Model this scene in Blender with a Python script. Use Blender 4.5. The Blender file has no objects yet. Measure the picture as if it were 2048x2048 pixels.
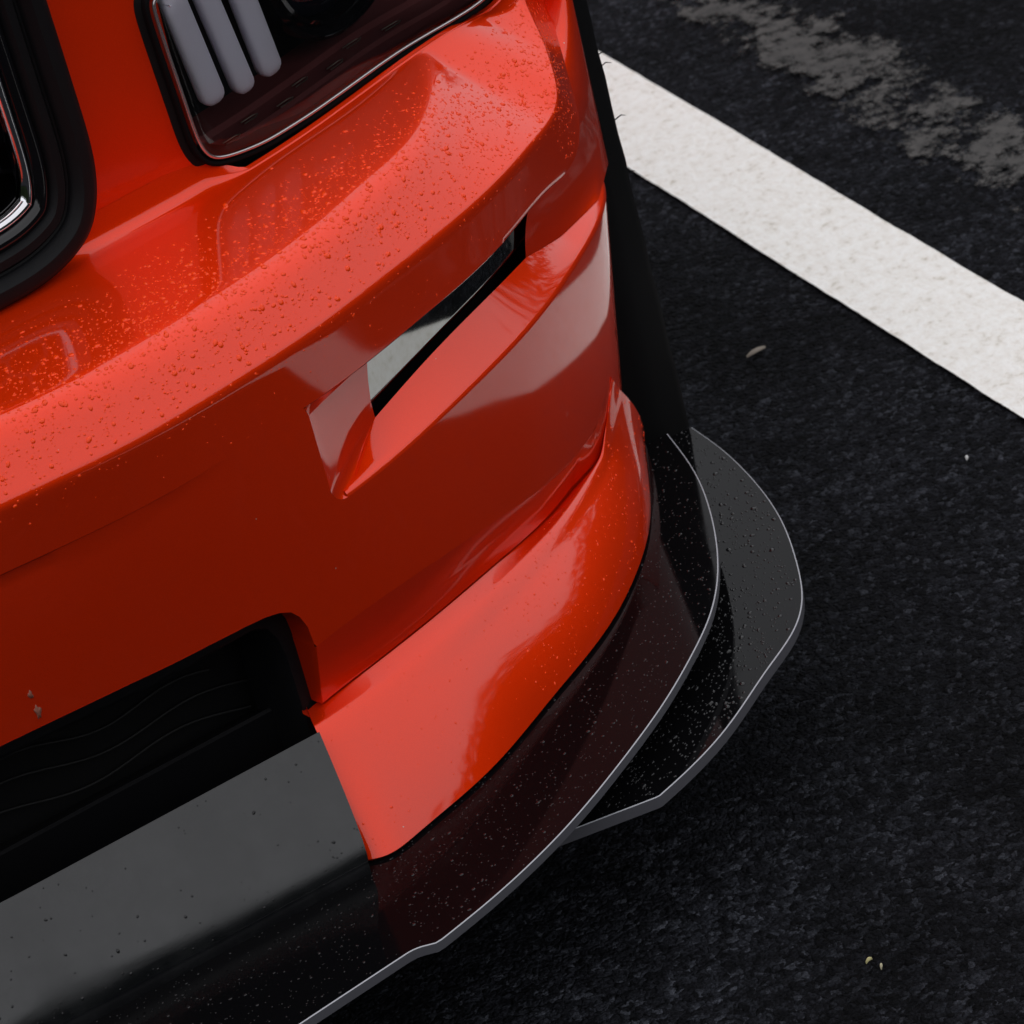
import bpy, math, random
import numpy as np
from mathutils import Vector, Matrix
from mathutils.geometry import delaunay_2d_cdt
random.seed(7); np.random.seed(7)
R = math.radians
scene = bpy.context.scene

# ------------------------------------------------------------------ camera
F, PITCH, YAW, ROLL = 7500.0, R(31.2), R(21.0), R(13.9)
CAM = np.array([-0.11, -2.10, 1.72])
fw = np.array([math.sin(YAW)*math.cos(PITCH), math.cos(YAW)*math.cos(PITCH), -math.sin(PITCH)])
rt = np.array([math.cos(YAW), -math.sin(YAW), 0.0])
up = np.cross(rt, fw)
cr, sr = math.cos(ROLL), math.sin(ROLL)
cd = bpy.data.cameras.new('camera')
cd.sensor_width = 36.0
cd.lens = 36.0*F/2048.0
cd.clip_start, cd.clip_end = 0.05, 500
cd.dof.use_dof = True
cd.dof.focus_distance = 2.62
cd.dof.aperture_fstop = 20.0
co = bpy.data.objects.new('camera', cd)
scene.collection.objects.link(co)
# image (x right, y down):  x' = x c - y s along rt ; y' = x s + y c along -up
ix = rt*cr + (-up)*sr
iy = rt*(-sr) + (-up)*cr
M = Matrix(((ix[0], -iy[0], -fw[0], CAM[0]), (ix[1], -iy[1], -fw[1], CAM[1]),
            (ix[2], -iy[2], -fw[2], CAM[2]), (0, 0, 0, 1)))
co.matrix_world = M
scene.camera = co
scene.render.resolution_x = scene.render.resolution_y = 1024

# ------------------------------------------------------------------ sky and sun
SUN_EL, SUN_AZ = R(74), R(10)
w = bpy.data.worlds.new('World'); scene.world = w; w.use_nodes = True
nt = w.node_tree; bg = nt.nodes['Background']
sky = nt.nodes.new('ShaderNodeTexSky'); sky.sky_type = 'NISHITA'; sky.sun_disc = False
sky.sun_elevation = SUN_EL; sky.sun_rotation = SUN_AZ
sky.air_density = 1.0; sky.dust_density = 0.5; sky.ozone_density = 1.0
hs = nt.nodes.new('ShaderNodeHueSaturation'); hs.inputs['Saturation'].default_value = 0.38
nt.links.new(sky.outputs[0], hs.inputs['Color']); nt.links.new(hs.outputs[0], bg.inputs[0])
bg.inputs[1].default_value = 0.11
sd = bpy.data.lights.new('sun', 'SUN'); sd.energy = 1.5; sd.angle = R(178); sd.color = (1, .94, .86)
so = bpy.data.objects.new('sun', sd); scene.collection.objects.link(so)
so.rotation_euler = Vector((math.sin(SUN_AZ)*math.cos(SUN_EL), math.cos(SUN_AZ)*math.cos(SUN_EL), math.sin(SUN_EL))).to_track_quat('Z', 'Y').to_euler()
scene.view_settings.view_transform = 'Standard'; scene.view_settings.look = 'None'
scene.view_settings.exposure = 0.46; scene.view_settings.gamma = 1.0
scene.render.engine = 'CYCLES'

# ------------------------------------------------------------------ pixel helpers
def ray(x, y):
    x -= 1024.0; y -= 1024.0
    d = fw*F + rt*(x*cr - y*sr) - up*(x*sr + y*cr)
    return d/np.linalg.norm(d)
def at(q, axis, v):
    d = ray(*q); return CAM + d*((v - CAM[axis])/d[axis])
def AZ(q, z): return at(q, 2, z)
def AY(q, y): return at(q, 1, y)
def AX(q, x): return at(q, 0, x)

def spline(pts, n=None, ts=None):
    """natural cubic through points, chord-length parameter, sampled evenly in the parameter"""
    p = np.asarray(pts, float); k = len(p)
    if k == 2:
        u = np.linspace(0, 1, n) if ts is None else np.asarray(ts)
        return p[0] + (p[1]-p[0])*u[:, None]
    h = np.linalg.norm(np.diff(p, axis=0), axis=1)**0.8 + 1e-9
    t = np.concatenate(([0], np.cumsum(h)))
    A = np.zeros((k, k)); b = np.zeros((k, p.shape[1])); A[0, 0] = A[-1, -1] = 1
    for i in range(1, k-1):
        A[i, i-1], A[i, i], A[i, i+1] = h[i-1], 2*(h[i-1]+h[i]), h[i]
        b[i] = 6*((p[i+1]-p[i])/h[i] - (p[i]-p[i-1])/h[i-1])
    m = np.linalg.solve(A, b)
    u = (np.linspace(0, 1, n) if ts is None else np.asarray(ts))*t[-1]
    i = np.clip(np.searchsorted(t, u, side='right')-1, 0, k-2)
    a = (t[i+1]-u)[:, None]; c = (u-t[i])[:, None]; hh = h[i][:, None]
    return m[i]*a**3/(6*hh) + m[i+1]*c**3/(6*hh) + (p[i]/hh - m[i]*hh/6)*a + (p[i+1]/hh - m[i+1]*hh/6)*c
def resample(p, n):
    p = np.asarray(p, float); s = np.concatenate(([0], np.cumsum(np.linalg.norm(np.diff(p, axis=0), axis=1))))
    u = np.linspace(0, s[-1], n)
    return np.stack([np.interp(u, s, p[:, k]) for k in range(p.shape[1])], 1)
def curve(pts, n): return resample(spline(pts, 400), n)
def smooth1(p, it=20):
    p = np.array(p, float)
    for _ in range(it): p[1:-1] += 0.5*((p[:-2]+p[2:])/2 - p[1:-1])
    return p

class Plan:
    """a plan outline (top view) seen as an upright wall: t metres along it, z up, o outward"""
    def __init__(s, pts):
        d = smooth1(curve(pts, 700), 150)
        s.p = d; s.t = np.concatenate(([0], np.cumsum(np.linalg.norm(np.diff(d, axis=0), axis=1))))
        tg = np.gradient(d, axis=0); tg /= np.linalg.norm(tg, axis=1)[:, None]
        s.n = np.stack([tg[:, 1], -tg[:, 0]], 1)
    def pos(s, t, z, o=0.0):
        x = np.interp(t, s.t, s.p[:, 0]); y = np.interp(t, s.t, s.p[:, 1])
        nx = np.interp(t, s.t, s.n[:, 0]); ny = np.interp(t, s.t, s.n[:, 1])
        return np.stack(np.broadcast_arrays(x+nx*o, y+ny*o, z), -1)
    def nrm(s, t):
        return np.array([np.interp(t, s.t, s.n[:, 0]), np.interp(t, s.t, s.n[:, 1]), 0])
    def near(s, xy):
        i = np.argmin(((s.p-xy)**2).sum(1)); v = xy-s.p[i]
        tg = np.array([-s.n[i, 1], s.n[i, 0]])
        return s.t[i] + v@tg, v@s.n[i]
    def hit(s, q, o=0.0):
        d = ray(*q); f = (lambda t, z: o) if not callable(o) else o
        def g(u):
            P = CAM+d*u; t_, o_ = s.near(P[:2]); return o_ - f(t_, P[2])
        lo = None; ss = np.linspace(1.6, 4.2, 90); prev = ss[0]
        for u in ss:
            if g(u) < 0: lo = (prev, u); break
            prev = u
        if lo is None: raise ValueError('no hit %r' % (q,))
        a, b = lo
        for _ in range(40):
            m = (a+b)/2
            if g(m) < 0: b = m
            else: a = m
        P = CAM+d*a
        return np.array([s.near(P[:2])[0], P[2]])
    def hits(s, qs, o=0.0): return np.array([s.hit(q, o) for q in qs])

# ------------------------------------------------------------------ mesh helpers
def obj(name, verts, faces, mat, parent=None, smooth=True, normals=None):
    me = bpy.data.meshes.new(name)
    me.from_pydata([tuple(v) for v in verts], [], [tuple(f) for f in faces])
    mats = mat if isinstance(mat, (list, tuple)) else [mat]
    for m in mats: me.materials.append(m)
    me.polygons.foreach_set('use_smooth', [smooth]*len(me.polygons))
    me.update()
    if normals is not None: me.normals_split_custom_set_from_vertices([tuple(n) for n in normals])
    o = bpy.data.objects.new(name, me); scene.collection.objects.link(o)
    if parent: o.parent = parent
    return o
def grid(G, flip=False, closed_u=False, closed_v=False):
    """G[i][j] -> verts, faces"""
    G = np.asarray(G); n, m = G.shape[:2]; V = G.reshape(-1, 3); fs = []
    for i in range(n if closed_u else n-1):
        for j in range(m if closed_v else m-1):
            a, b, c, d = i*m+j, ((i+1) % n)*m+j, ((i+1) % n)*m+(j+1) % m, i*m+(j+1) % m
            fs.append((a, d, c, b) if flip else (a, b, c, d))
    return V, fs
class MB:
    def __init__(s): s.v = []; s.f = []; s.mi = []
    def add(s, V, Fs, mi=0):
        k = len(s.v); s.v += [tuple(p) for p in V]; s.f += [tuple(i+k for i in f) for f in Fs]; s.mi += [mi]*len(Fs); return s
    def g(s, G, mi=0, **k): return s.add(*grid(G, **k), mi)
    def box(s, x0, x1, y0, y1, z0, z1, mi=0):
        return s.add([(x0,y0,z0),(x1,y0,z0),(x1,y1,z0),(x0,y1,z0),(x0,y0,z1),(x1,y0,z1),(x1,y1,z1),(x0,y1,z1)],
                     [(0,3,2,1),(4,5,6,7),(0,1,5,4),(1,2,6,5),(2,3,7,6),(3,0,4,7)], mi)
    def mirror(s):
        k = len(s.v); s.v += [(-x, y, z) for x, y, z in s.v]
        s.f += [tuple(i+k for i in reversed(f)) for f in s.f]; s.mi += list(s.mi); return s
    def build(s, name, mat, parent=None, smooth=True, weld=0.0, auto=None):
        o = obj(name, s.v, s.f, mat, parent, smooth)
        o.data.polygons.foreach_set('material_index', s.mi)
        if weld:
            import bmesh
            b = bmesh.new(); b.from_mesh(o.data); bmesh.ops.remove_doubles(b, verts=b.verts, dist=weld)
            bmesh.ops.recalc_face_normals(b, faces=b.faces); b.to_mesh(o.data); b.free()
        if auto is not None: o.data.set_sharp_from_angle(angle=R(auto))
        return o
def densify(poly, step):
    out = []; n = len(poly)
    for i in range(n):
        a, b = np.asarray(poly[i]), np.asarray(poly[(i+1) % n]); k = max(1, int(np.linalg.norm(b-a)/step))
        out += [a+(b-a)*j/k for j in range(k)]
    return np.array(out)
def inside(poly, p):
    x, y = p; c = False; n = len(poly); j = n-1
    for i in range(n):
        if (poly[i][1] > y) != (poly[j][1] > y) and x < (poly[j][0]-poly[i][0])*(y-poly[i][1])/(poly[j][1]-poly[i][1])+poly[i][0]: c = not c
        j = i
    return c
def patch2d(poly, step):
    """constrained triangulation of a polygon with inner points; returns 2D verts, tris"""
    b = densify(poly, step); lo, hi = b.min(0), b.max(0); pts = [Vector(v) for v in b]; nb = len(pts)
    for x in np.arange(lo[0]+step/2, hi[0], step):
        for y in np.arange(lo[1]+step/2, hi[1], step):
            if inside(b, (x, y)) and ((b-(x, y))**2).sum(1).min() > (0.55*step)**2: pts.append(Vector((x, y)))
    r = delaunay_2d_cdt(pts, [(i, (i+1) % nb) for i in range(nb)], [], 1, 1e-6)
    return np.array([tuple(v) for v in r[0]]), [tuple(f) for f in r[2]]
def tube(path, r, n=8, closed=False):
    p = np.asarray(path, float); k = len(p); G = []
    for i in range(k):
        t = p[(i+1) % k]-p[i-1] if closed else p[min(i+1, k-1)]-p[max(i-1, 0)]
        t = t/np.linalg.norm(t); a = np.cross(t, [0, 0, 1.0])
        if np.linalg.norm(a) < 1e-3: a = np.cross(t, [1.0, 0, 0])
        a /= np.linalg.norm(a); b = np.cross(a, t); rr = r[i] if hasattr(r, '__len__') else r
        G.append([p[i]+rr*(a*math.cos(q)+b*math.sin(q)) for q in np.linspace(0, 2*math.pi, n, endpoint=False)])
    return np.array(G)

# ------------------------------------------------------------------ materials
def mat(name, col, rough=.5, metal=0., spec=.5, coat=0., coatr=.02, **k):
    m = bpy.data.materials.new(name); m.use_nodes = True; b = m.node_tree.nodes['Principled BSDF']
    b.inputs['Base Color'].default_value = (*col, 1); b.inputs['Roughness'].default_value = rough
    b.inputs['Metallic'].default_value = metal; b.inputs['Specular IOR Level'].default_value = spec
    b.inputs['Coat Weight'].default_value = coat; b.inputs['Coat Roughness'].default_value = coatr
    for kk, v in k.items(): b.inputs[kk.replace('_', ' ')].default_value = v
    return m
def nodes(m): return m.node_tree.nodes, m.node_tree.links, m.node_tree.nodes['Principled BSDF']
def noise(N, L, scale, detail=4, rough=.5, obj=True, dim='3D'):
    tc = N.new('ShaderNodeTexCoord'); t = N.new('ShaderNodeTexNoise'); t.inputs['Scale'].default_value = scale
    t.inputs['Detail'].default_value = detail; t.inputs['Roughness'].default_value = rough
    L.new(tc.outputs['Object'], t.inputs['Vector']); return t
def ramp(N, L, src, stops):
    r = N.new('ShaderNodeValToRGB'); e = r.color_ramp.elements
    while len(e) < len(stops): e.new(.5)
    for k, (p, c) in zip(e, stops): k.position = p; k.color = (*c, 1) if len(c) == 3 else c
    L.new(src, r.inputs[0]); return r
def bump(N, L, b, h, strength, dist, target='Normal'):
    n = N.new('ShaderNodeBump'); n.inputs['Strength'].default_value = strength; n.inputs['Distance'].default_value = dist
    L.new(h, n.inputs['Height']); L.new(n.outputs[0], b.inputs[target]); return n

PAINT = mat('orange_paint', (.80, .038, .0010), .48, .62, .0, 1.0, .015)
N, L, b = nodes(PAINT); b.inputs['Coat IOR'].default_value = 1.53
t = noise(N, L, 2600, 2); r = ramp(N, L, t.outputs[0], [(.35, (.82, .032, .0009)), (.65, (.92, .040, .0012))]); tcp = N.new('ShaderNodeTexCoord'); vd = N.new('ShaderNodeTexVoronoi'); vd.inputs['Scale'].default_value = 42; L.new(tcp.outputs['Object'], vd.inputs['Vector'])
lt_ = N.new('ShaderNodeMath'); lt_.operation = 'LESS_THAN'; lt_.inputs[1].default_value = .022; L.new(vd.outputs['Distance'], lt_.inputs[0])
sc_ = N.new('ShaderNodeSeparateColor'); L.new(vd.outputs['Color'], sc_.inputs[0]); gt_ = N.new('ShaderNodeMath'); gt_.operation = 'GREATER_THAN'; gt_.inputs[1].default_value = .80; L.new(sc_.outputs[0], gt_.inputs[0])
an_ = N.new('ShaderNodeMath'); an_.operation = 'MULTIPLY'; L.new(lt_.outputs[0], an_.inputs[0]); L.new(gt_.outputs[0], an_.inputs[1])
dm = N.new('ShaderNodeMix'); dm.data_type = 'RGBA'; L.new(an_.outputs[0], dm.inputs[0]); L.new(r.outputs[0], dm.inputs[6]); dm.inputs[7].default_value = (.62, .42, .36, 1); L.new(dm.outputs[2], b.inputs['Base Color'])
t2 = noise(N, L, 9, 3); r2 = ramp(N, L, t2.outputs[0], [(.3, (.035,)*3), (.75, (.075,)*3)]); L.new(r2.outputs[0], b.inputs['Coat Roughness'])
RUBBER = mat('black_rubber', (.004, .004, .0045), .7, 0, .08)
PLASTIC = mat('black_plastic', (.006, .006, .007), .5, 0, .15)
N, L, b = nodes(PLASTIC); t = noise(N, L, 900, 3); bump(N, L, b, t.outputs[0], .25, .0006)
DARK = mat('dark_cavity', (.003, .003, .0035), .7, 0, .2)
GLOSS = mat('gloss_black', (.004, .004, .005), .06, 0, .5)
BLADE = mat('blade_black', (.003, .003, .0035), .045, 0, .5)
N, L, b = nodes(BLADE); b.inputs['Specular IOR Level'].default_value = .09; t = noise(N, L, 60, 3); r = ramp(N, L, t.outputs[0], [(.3, (.03,)*3), (.8, (.09,)*3)]); L.new(r.outputs[0], b.inputs['Roughness'])
EDGE = mat('cut_acrylic_edge', (.10, .10, .115), .35, 0, .5)
EDGE_HI = mat('acrylic_edge_highlight', (.42, .43, .47), .3, 0, .5)  # pale chamfer colour paints in the highlight along the blades' top edge
CHROME = mat('dark_chrome', (.75, .75, .78), .06, 1.0)
DRL = mat('frosted_light_tube', (.93, .90, 1.0), .45, 0, .4)
MAROON = mat('headlight_floor', (.16, .045, .045), .25, 0, .5)  # maroon base colour adds to the red shoulder's reflection in the lens
TYRE = mat('tyre_rubber', (.008, .008, .009), .75, 0, .3)
RIM = mat('dark_wheel_metal', (.06, .06, .065), .35, .9)
SCREW = mat('screw_metal', (.2, .23, .26), .4, .8)
WIND = mat('tinted_glass', (.004, .005, .006), .03, 0, .6)
def glass(name, tint, ior=1.52):
    m = bpy.data.materials.new(name); m.use_nodes = True; N = m.node_tree.nodes; L = m.node_tree.links; N.clear()
    o = N.new('ShaderNodeOutputMaterial'); tr = N.new('ShaderNodeBsdfTransparent'); tr.inputs[0].default_value = (*tint, 1)
    g = N.new('ShaderNodeBsdfGlossy'); g.inputs['Roughness'].default_value = .015; fr = N.new('ShaderNodeFresnel'); fr.inputs[0].default_value = ior
    mx = N.new('ShaderNodeMixShader'); L.new(fr.outputs[0], mx.inputs[0]); L.new(tr.outputs[0], mx.inputs[1]); L.new(g.outputs[0], mx.inputs[2])
    L.new(mx.outputs[0], o.inputs[0]); return m
LRIM = mat('polished_lens_edge', (.50, .44, .44), .22, .85)
LENS = glass('clear_headlight_cover', (.95, .95, .97))
# ------------------------------------------------------------------ ground
def ground_material():
    m = mat('sealed_asphalt', (.016, .017, .021), .8, 0, .06); N, L, b = nodes(m)
    tc = N.new('ShaderNodeTexCoord'); mid = noise(N, L, 38, 6, .7); big = noise(N, L, 2.3, 4, .6); fine = noise(N, L, 420, 6, .75); wob = noise(N, L, 120, 3, .5)
    mp = N.new('ShaderNodeMix'); mp.data_type = 'VECTOR'; mp.inputs[0].default_value = .012; L.new(tc.outputs['Object'], mp.inputs[4]); L.new(wob.outputs['Color'], mp.inputs[5])
    vo = N.new('ShaderNodeTexVoronoi'); vo.inputs['Scale'].default_value = 210; vo.inputs['Randomness'].default_value = 1; L.new(mp.outputs[1], vo.inputs['Vector'])
    sp = N.new('ShaderNodeSeparateColor'); L.new(vo.outputs['Color'], sp.inputs[0])
    c1 = ramp(N, L, sp.outputs[0], [(.0, (.004, .0042, .0052)), (.55, (.0105, .011, .014)), (.85, (.019, .0205, .026)), (1.0, (.042, .045, .055))])
    cf = ramp(N, L, fine.outputs[0], [(.34, (.25,)*3), (.66, (1.9,)*3)])
    c2 = ramp(N, L, mid.outputs[0], [(.34, (.45,)*3), (.66, (1.15,)*3)]); c3 = ramp(N, L, big.outputs[0], [(.38, (.5,)*3), (.62, (1.35,)*3)])
    def mul(a_, b_):
        x = N.new('ShaderNodeMix'); x.data_type = 'RGBA'; x.blend_type = 'MULTIPLY'; x.inputs[0].default_value = 1; L.new(a_, x.inputs[6]); L.new(b_, x.inputs[7]); return x.outputs[2]
    L.new(mul(mul(mul(c1.outputs[0], cf.outputs[0]), c2.outputs[0]), c3.outputs[0]), b.inputs['Base Color'])
    ad = N.new('ShaderNodeMath'); ad.operation = 'MULTIPLY_ADD'; ad.inputs[1].default_value = -.9; L.new(vo.outputs['Distance'], ad.inputs[0]); L.new(mid.outputs[0], ad.inputs[2])
    bump(N, L, b, ad.outputs[0], 1.0, .005)
    return m
ASPHALT = ground_material()
o = obj('ground', [(-150, -150, 0), (150, -150, 0), (150, 150, 0), (-150, 150, 0)], [(0, 1, 2, 3)], ASPHALT, smooth=False)
o['kind'] = 'structure'; o['label'] = 'dark sealed asphalt of the car park'

def paint_sheet(name, x0, x1, y0, y1, z, m, wob=.004):
    n = 900; ys = np.linspace(y0, y1, n)
    def jag(): 
        a = np.random.normal(0, 1, n); k = np.ones(3)/3; b_ = np.convolve(a, k, 'same'); c = np.convolve(np.random.normal(0, 1, n), np.ones(25)/25, 'same')
        return wob*(.35*b_ + 1.2*c)
    A, B = x0+jag(), x1+jag()
    G = np.stack([np.stack([A, ys, np.full(n, z)], 1), np.stack([B, ys, np.full(n, z)], 1)], 0)
    V, Fs = grid(G); return obj(name, V, Fs, m, smooth=False)
m = mat('white_road_paint', (.78, .77, .74), .8, 0, .3); N, L, b = nodes(m)
t = noise(N, L, 95, 6, .7); r = ramp(N, L, t.outputs[0], [(.28, (.58, .54, .46)), (.42, (.85, .82, .77)), (.6, (.92, .91, .88))]); L.new(r.outputs[0], b.inputs['Base Color'])
t = noise(N, L, 190, 5, .6); bump(N, L, b, t.outputs[0], .55, .004)
def edge_alpha(N, L, b, k, lo, hi, scales):
    tc = N.new('ShaderNodeTexCoord'); sx = N.new('ShaderNodeSeparateXYZ'); L.new(tc.outputs['Generated'], sx.inputs[0])
    pp = N.new('ShaderNodeMath'); pp.operation = 'PINGPONG'; pp.inputs[1].default_value = .5; L.new(sx.outputs[0], pp.inputs[0])
    mn = N.new('ShaderNodeMath'); mn.operation = 'MINIMUM'; mn.inputs[1].default_value = hi; L.new(pp.outputs[0], mn.inputs[0]); cur = mn.outputs[0]
    ml = N.new('ShaderNodeMath'); ml.operation = 'MULTIPLY'; ml.inputs[1].default_value = k; L.new(cur, ml.inputs[0]); cur = ml.outputs[0]
    for sc, w_ in scales:
        n_ = noise(N, L, sc, 5, .65); x = N.new('ShaderNodeMath'); x.operation = 'MULTIPLY_ADD'; x.inputs[1].default_value = w_; L.new(n_.outputs[0], x.inputs[0]); L.new(cur, x.inputs[2]); cur = x.outputs[0]
    return cur
cur = edge_alpha(N, L, b, 14.0, 0, .06, [(160, .9), (45, .5)])
r = ramp(N, L, cur, [(.68, (0,)*3), (.74, (1,)*3)]); L.new(r.outputs[0], b.inputs['Alpha'])
lu = AZ((1700, 405), 0)[0]; ll = AZ((1700, 622), 0)[0]
o = paint_sheet('parking_line', ll, lu, -3.2, 5.2, .004, m, .0014)
o['kind'] = 'structure'; o['label'] = 'clean white painted parking line beside the car'
m = bpy.data.materials.new('worn_grey_paint'); m.use_nodes = True; N, L, b = nodes(m)
b.inputs['Roughness'].default_value = .85
t = noise(N, L, 60, 5, .7); r = ramp(N, L, t.outputs[0], [(.35, (.015, .0145, .014)), (.65, (.065, .061, .058))]); L.new(r.outputs[0], b.inputs['Base Color'])
cur = edge_alpha(N, L, b, 1.0, 0, .30, [(11, .9), (60, .55), (230, .35)])
r = ramp(N, L, cur, [(1.10, (0,)*3), (1.0, (1,)*3)]); r.color_ramp.elements[0].position = .0
sb = N.new('ShaderNodeMapRange'); sb.inputs['From Min'].default_value = 1.15; sb.inputs['From Max'].default_value = 1.25; L.new(cur, sb.inputs['Value']); L.new(sb.outputs[0], b.inputs['Alpha'])
wx = AZ((1800, 200), 0)[0]
o = paint_sheet('worn_line', wx-.10, wx+.10, -1.5, 4.2, .004, m, .002)
o['kind'] = 'structure'; o['label'] = 'worn patchy grey remains of an old painted line'

# ------------------------------------------------------------------ the car
car = bpy.data.objects.new('car', None); scene.collection.objects.link(car)
car['label'] = 'orange red car with wet bumper corner and stacked black splitters'; car['category'] = 'car'
def PT(name, mb, m, parent=None, **k): return mb.build(name, m, parent or car, **k)

PF = Plan([(0, -.004), (.20, -.003), (.36, .0), (.45, .004), (.53, .021), (.637, .055), (.737, .101), (.815, .145), (.887, .204), (.948, .270), (.975, .333), (.983, .41), (.986, .60)])
ZQ = .585
Q = Plan([(0, .16)] + [tuple(AZ(q, ZQ)[:2]) for q in ((0, 620), (180, 520), (325, 440), (470, 360), (700, 205), (850, 100), (998, 5))] + [(.95, .42), (.96, .56)])
LEAN = math.tan(R(3))
qo = lambda t, z: -(z-ZQ)*LEAN

ZC, ZU, ZL = .529, .481, .400
def fo(t, z):      # the upright face tucks under a little, more so round the corner
    S = np.clip((np.asarray(t)-.58)/.30, 0, 1); S = S*S*(3-2*S)
    S2 = np.clip((np.asarray(t)-.82)/.16, 0, 1)
    return -(ZC-z)*np.tan(R(.3)+R(4.2)*S) - np.maximum(0, .40-np.asarray(z))*math.tan(R(2.5))*S2
def poly(pts, deg):
    p = np.polyfit(pts[:, 0], pts[:, 1], deg); return lambda t: np.polyval(p, t)
fp = lambda t, z, o=0.0: PF.pos(t, z, o+fo(t, z))
px2 = lambda qs, z: np.array([AZ(q, z) for q in qs])

# ---- shoulder, crease and upper band of the bumper: one lofted skin
NS1, NS2 = 170, 44
def split_at(c, p):
    i = int(np.argmin(((c-p)**2).sum(1))); return c[:i+1], c[i:]
A = [PF.pos(t, ZC) for t in np.linspace(0, .89, 11)] + [AZ((1114, 217), .529), AZ((1118, 190), .534), AZ((1106, 130), .546), AZ((1084, 70), .558), AZ((1060, 22), .570), AZ((1040, -30), .585), AZ((1020, -90), .605)]
A = smooth1(curve(A, 900), 60); A1, A2 = split_at(A, AZ((1117, 205), .531))
A = np.concatenate([resample(A1, NS1), resample(A2, NS2)[1:]])
U = [fp(t, ZU) for t in np.linspace(0, .90, 11)] + [AZ((1143, 337), .478), AZ((1159, 290), .484), AZ((1160, 246), .494), AZ((1146, 185), .507), AZ((1122, 100), .522), AZ((1098, 20), .538), AZ((1080, -40), .552), AZ((1062, -110), .572)]
U = smooth1(curve(U, 900), 40); U1, U2 = split_at(U, AZ((1159, 290), .484))
U = np.concatenate([resample(U1, NS1), resample(U2, NS2)[1:]])
B = [Q.pos(t, ZQ) for t in np.linspace(0, .80, 9)] + [AZ((930, 47), ZQ), AZ((1003, -2), .577), AZ((1030, -60), .592), AZ((1015, -105), .610)]
B = smooth1(curve(B, 900), 25); B1, B2 = split_at(B, AZ((890, 73), ZQ))
B = np.concatenate([resample(B1, NS1), resample(B2, NS2)[1:]])
rows = []
for i in range(len(A)):
    a, u, q = A[i], U[i], B[i]
    h = q-a; D = np.linalg.norm(h[:2])+1e-6; hd = np.array([h[0]/D, h[1]/D, 0]); H = max(h[2], .004)
    inw = -PF.nrm(PF.near(u[:2])[0]); 
    sec = [u+inw*.045+[0, 0, .003], u+inw*.02+[0, 0, .001], u+inw*.004, u+inw*.0015+[0, 0, .0004], u+[0, 0, .002]]
    for k in (.15, .35, .55, .75, .9): sec.append(u*(1-k)+(a-[0, 0, .005])*k)
    xs_ = np.linspace(0, 1, 81)
    def prof_(x0):
        e_ = np.clip((xs_-x0)/.20, 0, 1); al = a0_-(a0_-R(6.5))*(e_*e_*(3-2*e_)); sl = np.tan(al); return np.concatenate(([0], np.cumsum((sl[1:]+sl[:-1])/2)))/80
    a0_ = R(56-27*float(np.clip((-inw[0]-.42)/.30, 0, 1)))
    lo_, hi_ = -.24, 1.0
    for _ in range(18):
        md = (lo_+hi_)/2
        if prof_(md)[-1] < H/D: lo_ = md
        else: hi_ = md
    zz = prof_(lo_); zz *= (H/D)/zz[-1]
    s0 = (zz[2]-zz[0])*40; p0 = a-[0, 0, .005]; p2 = a+hd*.0024+[0, 0, D*np.interp(.0024/D, xs_, zz)]
    for k in (0.0, .2, .4, .6, .8): sec.append((1-k)**2*p0 + 2*k*(1-k)*a + k*k*p2)
    for e in np.linspace(0, 1, 40)[0:]:
        x = .0024/D + (1-.0024/D)*e**1.6
        sec.append(a+hd*D*x+[0, 0, D*np.interp(x, xs_, zz)])
    sec[-1] = sec[-1]*.5+sec[-2]*.5
    xq = Q.near(q[:2])[0]; f = max(0, min(1, (.645-xq)/.03)) if xq < .7 else 0.0
    r = .0015+.011*f
    for k in np.linspace(0, 1, 8)[1:]:
        th = k*R(80); sec.append(q+hd*(r*math.sin(th)-.001)+[0, 0, r*(1-math.cos(th))])
    sec.append(sec[-1]+hd*.003+[0, 0, .012*f+.001])
    rows.append(sec)
SH = np.array(rows)
mb = MB(); mb.g(SH, flip=True)
K_SH0, K_SH1 = 15, 54      # columns of the shoulder proper

# ---- upright lower face, trimmed by the marker slot and the lower intake
ts = .588
Mp = PF.hits([(640,1290),(709,1230),(820,1158),(926,1085),(1071,988),(1143,919),(1212,815)], fo)
mz0 = poly(Mp, 3); TE = 1.125
mz = lambda t: mz0(np.minimum(t, .93)) + .32*np.maximum(0, np.asarray(t)-.93)
rr = .013
corner = [(ts+rr*(1-math.cos(a))+.0, ZL+rr*(1-math.sin(a))) for a in np.linspace(0, math.pi/2, 9)]
intake = [(.540, mz(.542)), (.5405, .312), (.539, .328), (.535, .339), (.529, .3465), (.520, .3515), (.508, .3550), (.49, .3575), (.46, .3600), (.40, .3620), (.30, .3622), (0, .3622)]
face_poly = [(0, ZU+.003), (ts-.004, ZU+.003), (ts-.001, ZU-.006)] + corner + [(.70, ZL), (.80, ZL), (.92, ZL), (1.0, ZL), (TE, ZL)] + [(t, mz(t)) for t in np.linspace(TE, .542, 50)] + intake[1:]
V2, T2 = patch2d(face_poly, .0085)
fade = lambda t: np.clip((.47-t)/.2, 0, 1)
def face_off(t, z):     # soft horizontal crease that dies out towards the corner
    zc = .480; d = (z-zc); f = np.clip((.525-t)/.16, 0, 1)
    return fo(t, z) - .0024*f*np.where(d < 0, np.exp(d/.030), np.exp(-d/.004))
Vf = PF.pos(V2[:, 0], V2[:, 1], face_off(V2[:, 0], V2[:, 1]))
mb.add(Vf, [tuple(reversed(f)) if ((V2[f[1]][0]-V2[f[0]][0])*(V2[f[2]][1]-V2[f[0]][1])-(V2[f[1]][1]-V2[f[0]][1])*(V2[f[2]][0]-V2[f[0]][0])) < 0 else f for f in T2])
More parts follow.
